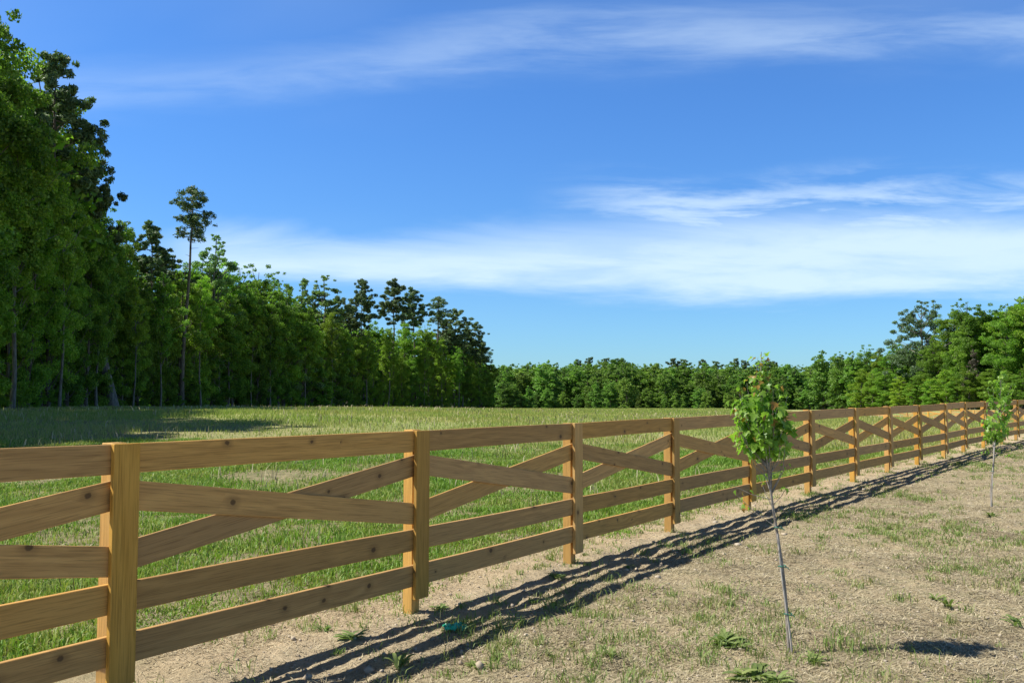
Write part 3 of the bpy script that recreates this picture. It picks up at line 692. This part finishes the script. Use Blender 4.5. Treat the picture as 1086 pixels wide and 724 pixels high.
def sapling(px, pyb, trunk_px, env, shoots, D, seed, nleaf, lsz, label, tr_r=.013, nbr=40, red_top=True):
    """trunk_px: photo points of the stem; env: rows (py, centre px, half width px) of the crown"""
    rs_ = np.random.RandomState(seed); X = (px - 543) / F * D; z0 = gz(X, D)
    root = empty('maple_sapling', (X, D, z0)); tag(root, label, 'sapling')
    ppm = F / D
    def w_(qx, qy, dy=0.): return np.array([(qx - px) / ppm, dy, (pyb - qy) / ppm])
    tr = np.array([w_(a, b, .02 * math.sin(k * 1.7)) for k, (a, b) in enumerate(trunk_px)])
    tr[0][2] = -.06
    H = tr[-1][2]
    rad_ = np.interp(tr[:, 2], [0, H * .55, H], [tr_r, tr_r * .62, tr_r * .16])
    paths = [(tr, rad_)]; P_ = []; rr = []
    ey = np.array([e[0] for e in env]); ec = np.array([e[1] for e in env]); ew = np.array([e[2] for e in env])
    o_ = np.argsort(ey)
    ey, ec, ew = ey[o_], ec[o_], ew[o_]
    def stem_at(zz):
        return np.array([np.interp(zz, tr[:, 2], tr[:, 0]), np.interp(zz, tr[:, 2], tr[:, 1]), zz])
    wts = ew / ew.sum()
    for k in range(nbr):
        py = rs_.choice(len(ey), p=wts); qy = ey[py] + rs_.uniform(-6, 6)
        cw = np.interp(qy, ey, ew) / ppm; cc = (np.interp(qy, ey, ec) - px) / ppm
        a_ = rs_.rand() * 6.28; r_ = cw * rs_.uniform(.75, 1.0)
        e = np.array([cc + math.cos(a_) * r_, math.sin(a_) * r_, (pyb - qy) / ppm])
        s_ = stem_at(max(H * .45, e[2] - rs_.uniform(.12, .3) - r_ * .5))
        mid = (s_ + e) / 2 + np.array([math.cos(a_) * .03, math.sin(a_) * .03, -.02])
        paths.append(([s_, mid, e], [tr_r * .28, tr_r * .17, .001]))
        nl = max(2, int(nleaf / nbr * rs_.uniform(.6, 1.4)))
        for q in range(nl):
            f = .25 + .8 * rs_.rand(); b = s_ + (e - s_) * f + rs_.normal(size=3) * [.03, .03, .03]
            if b[2] > (pyb - ey.max() - 12) / ppm: P_.append(b); rr.append(0)
    for (ax, ay, bx, by, dyy, nl) in shoots:      # thin side shoots with a few leaves
        s_ = w_(ax, ay); e = w_(bx, by, dyy); mid = (s_ + e) / 2 + np.array([0, 0, -.015])
        paths.append(([s_, mid, e], [tr_r * .25, tr_r * .15, .001]))
        for q in range(nl):
            f = rs_.uniform(.55, 1.0); P_.append(s_ + (e - s_) * f + rs_.normal(size=3) * .012); rr.append(1)
    for q in range(int(nleaf * .07)):             # along the leader
        zz = H * rs_.uniform(.86, 1.0); P_.append(stem_at(zz) + rs_.normal(size=3) * [.015, .015, 0]); rr.append(2)
    P_ = np.array(P_); rr = np.array(rr); n = len(P_)
    out = P_ - np.stack([stem_at(zz) for zz in P_[:, 2]]); out[:, 2] = 0
    N_ = out * 4 + rs_.normal(size=(n, 3)) * .55 + [0, 0, .55]
    S_ = lsz * (.55 + .6 * rs_.rand(n)) * np.where(rr == 0, 1, .6) * np.where(P_[:, 2] > H * .85, .75, 1)
    redp = np.where(P_[:, 2] > H * .86, .22, .03) + np.where(rr == 1, .25, 0) if red_top else np.full(n, .0)
    tv, tq = tubes(paths, 6)
    link('trunk', np_mesh('trunk', tv, [tq], True), M['sapling_bark'], root)
    link('crown', maple_leaves(P_, N_, S_, rs_, 'crown', None, redp), [M['maple_leaf'], M['maple_leaf_red']], root)
    return root, tr
D1 = 5.9
env1 = [(372, 807, 3), (383, 807, 5), (395, 806, 7), (404, 802, 14), (411, 803, 22), (418, 807, 29), (427, 808, 29), (436, 806, 30), (444, 806, 30), (452, 807, 30), (460, 808, 26), (467, 810, 22)]
sh1 = [(815, 525, 775, 510, .03, 3), (820, 545, 781, 532, -.04, 3), (812, 500, 836, 488, .02, 4), (820, 540, 805, 500, .06, 2), (822, 555, 783, 522, .1, 2), (818, 530, 830, 510, -.06, 3)]
st1 = [(832.5, 683), (831, 650), (828, 620), (824.5, 590), (821.5, 560), (817.5, 530), (813.5, 505), (811, 480), (809, 450), (807, 420), (806, 395), (807.5, 370)]
sapling(832, 683, st1, env1, sh1, D1, 5, 900, .047, 'leafy young maple sapling on a staked stem in the right foreground', .013, 60)
D2 = 13.3
env2 = [(398, 1066, 5), (403, 1064, 12), (410, 1062, 15), (418, 1062, 13), (426, 1060, 10), (434, 1058, 12), (442, 1056, 15), (450, 1056, 14), (457, 1055, 11)]
sh2 = [(1051, 480, 1040, 478, 0, 6), (1051, 488, 1060, 474, .1, 7), (1051, 486, 1066, 481, -.1, 5), (1052, 470, 1064, 462, .1, 5)]
st2 = [(1047, 537), (1047.5, 522), (1048.5, 505), (1050, 490), (1052, 470), (1055, 450), (1058, 430), (1060, 414), (1061, 400)]
sapling(1047, 537, st2, env2, sh2, D2, 8, 420, .065, 'slender young maple sapling by the fence near the right edge', .016, 34, False)
# stakes with green ties
def stake(px, pyb, D, top, label, ties, tiesto):
    ppm = F / D; X = (px - 543) / F * D; z0 = gz(X, D)
    root = empty('plant_stake', (X, D - .02, z0)); tag(root, label, 'stake')
    e = np.array([(top[0] - px) / ppm, 0, (pyb - top[1]) / ppm]); pts = [np.array([0, 0, -.08]) + (e) * f + np.array([.004 * math.sin(f * 7), 0, 0]) for f in np.linspace(0, 1, 7)]
    tv, tq = tubes([(pts, [.0065] * 7)], 8); link('pole', np_mesh('pole', tv, [tq], True), M['stake_wood'], root)
    for qx, qy in ties:
        c = np.array([(qx - px) / ppm, .012, (pyb - qy) / ppm]); a_ = np.linspace(0, 2 * np.pi, 17)
        ring = [c + np.array([math.cos(t_) * .024, math.sin(t_) * .026, .004 * math.sin(t_ * 2)]) for t_ in a_]
        ring2 = [c + np.array([.02, -.026, -.0]), c + np.array([.034, -.034, -.012])]
        tv, tq = tubes([(ring, [.0035] * 17), (ring2, [.003, .002])], 6); link('tie', np_mesh('tie', tv, [tq], True), M['tie'], root)
stake(834.5, 681, D1, (820.5, 545), 'grey plant stake tied with green bands to the leafy foreground sapling', [(830.6, 641), (825.5, 592), (821.6, 552)], None)
stake(1045, 537, D2, (1052, 462), 'pale plant stake beside the slender sapling near the right edge', [(1048.4, 500)], None)

# ------------------------------------------------------------------ green scrap, weeds, clods
def place(px, py):
    D = 1.6 * F / (py - HY)
    for _ in range(4): D = (EYE - gz((px - 543) / F * D, D)) * F / (py - HY)
    return (px - 543) / F * D, D
X, Y = place(483, 664)
bm = bmesh.new(); bmesh.ops.create_grid(bm, x_segments=16, y_segments=12, size=.5)
rsb = np.random.RandomState(4)
for v_ in bm.verts:
    a, b = v_.co.x, v_.co.y
    w0 = float(fbm(a * 3 + 5, b * 3 + 2, .35, 3)); w1 = float(fbm(a * 3 + 50, b * 3 + 22, .3, 3))
    v_.co = Vector((a * .15 * (1 + w1 * .6), b * .11 * (1 + w0 * .8) + .01 * math.sin(a * 9), .018 + abs(w0) * .11 + .02 * math.cos(b * 3) * (1 - abs(a)) + w1 * .03))
me = bpy.data.meshes.new('plastic_scrap'); bm.to_mesh(me); bm.free()
o = link('plastic_scrap', me, M['green_plastic']); o.location = (X, Y, gz(X, Y) - .004); o.rotation_euler = (0, 0, .25)
sm = o.modifiers.new('s', 'SOLIDIFY'); sm.thickness = .002
tag(o, 'crumpled green plastic scrap lying in the fence shadow', 'litter')

def weed_mesh(seed, nlv, L, up):
    r = np.random.RandomState(seed); V = []; Q = []; b0 = 0
    for k in range(nlv):
        a_ = r.rand() * 6.28; l = L * r.uniform(.5, 1.1); el = up * r.uniform(.4, 1.2); wd = l * r.uniform(.10, .17)
        o0 = r.normal(size=2) * L * .16
        sd_ = np.array([-math.sin(a_), math.cos(a_), 0]); f = np.array([math.cos(a_), math.sin(a_), 0])
        for q, (t_, ww) in enumerate(((0, .3), (.3, .9), (.6, 1.0), (.85, .6), (1.0, .05))):
            c = f * l * t_ + np.array([o0[0], o0[1], l * el * (t_ - .55 * t_ * t_)])
            V += [c - sd_ * wd * ww + [0, 0, wd * .4 * ww], c, c + sd_ * wd * ww + [0, 0, wd * .4 * ww]]
        for q in range(4):
            i_ = b0 + q * 3; Q += [[i_, i_ + 1, i_ + 4, i_ + 3], [i_ + 1, i_ + 2, i_ + 5, i_ + 4]]
        b0 += 15
    return np_mesh('weed', np.array(V), [np.array(Q)], True)
WM = [weed_mesh(1, 26, .10, .9), weed_mesh(2, 20, .08, 1.3), weed_mesh(3, 34, .11, .6), weed_mesh(4, 12, .12, 1.6)]
for m_ in WM: m_.materials.append(M['weed_leaf'])
weeds = [(792, 712, 2, 1.5, 'bushy leafy weed low at the frame bottom left of the sapling foot'), (815, 716, 0, 1.1, 'small leafy weed right of the bushy weed at the frame bottom'), (760, 676, 0, 1.35, 'flat green weed patch on the sand left of the sapling foot'), (778, 680, 2, 1.0, 'small green weed between the flat patch and the sapling foot'),
         (645, 690, 1, .9, 'pale leafy weed alone on the near sand below the fence shadow'), (638, 682, 1, .5, 'tiny weed behind the pale leafy weed on the near sand'), (855, 695, 0, .9, 'weed growing just right of the sapling foot'), (424, 702, 3, .9, 'upright weed between the shadow stripes at lower centre'),
         (505, 700, 0, .7, 'low weed at the outer edge of the fence shadow, lower centre'), (553, 655, 1, .6, 'weed in the fence shadow right of the green scrap'), (470, 642, 0, .9, 'green weed behind the second post foot'), (348, 664, 1, 1.0, 'weed in the sand under the bottom rail'),
         (375, 672, 0, 1.2, 'wide weed on the shadow edge under the bottom rail'), (1047, 546, 1, 1.5, 'tuft around the foot of the slender right sapling'), (985, 632, 1, 1.0, 'lone weed on the dry ground at right'), (1000, 640, 3, .9, 'tall thin weed near the right edge of the dry ground'), (1072, 660, 3, .9, 'tall weed at the right frame edge'),
         (590, 610, 0, 1.0, 'weed beside the third post foot'), (665, 600, 1, .9, 'weed in the fence shadow between the third and fourth posts')]
for px, py, k, s_, lb in weeds:
    X, Y = place(px, py); o = bpy.data.objects.new('weed', WM[k]); COL.objects.link(o)
    o.location = (X, Y, gz(X, Y) - .003); o.rotation_euler = (0, 0, rng.uniform(0, 6.28)); o.scale = (s_,) * 3
    tag(o, lb, 'weed', 'weeds on the near ground')
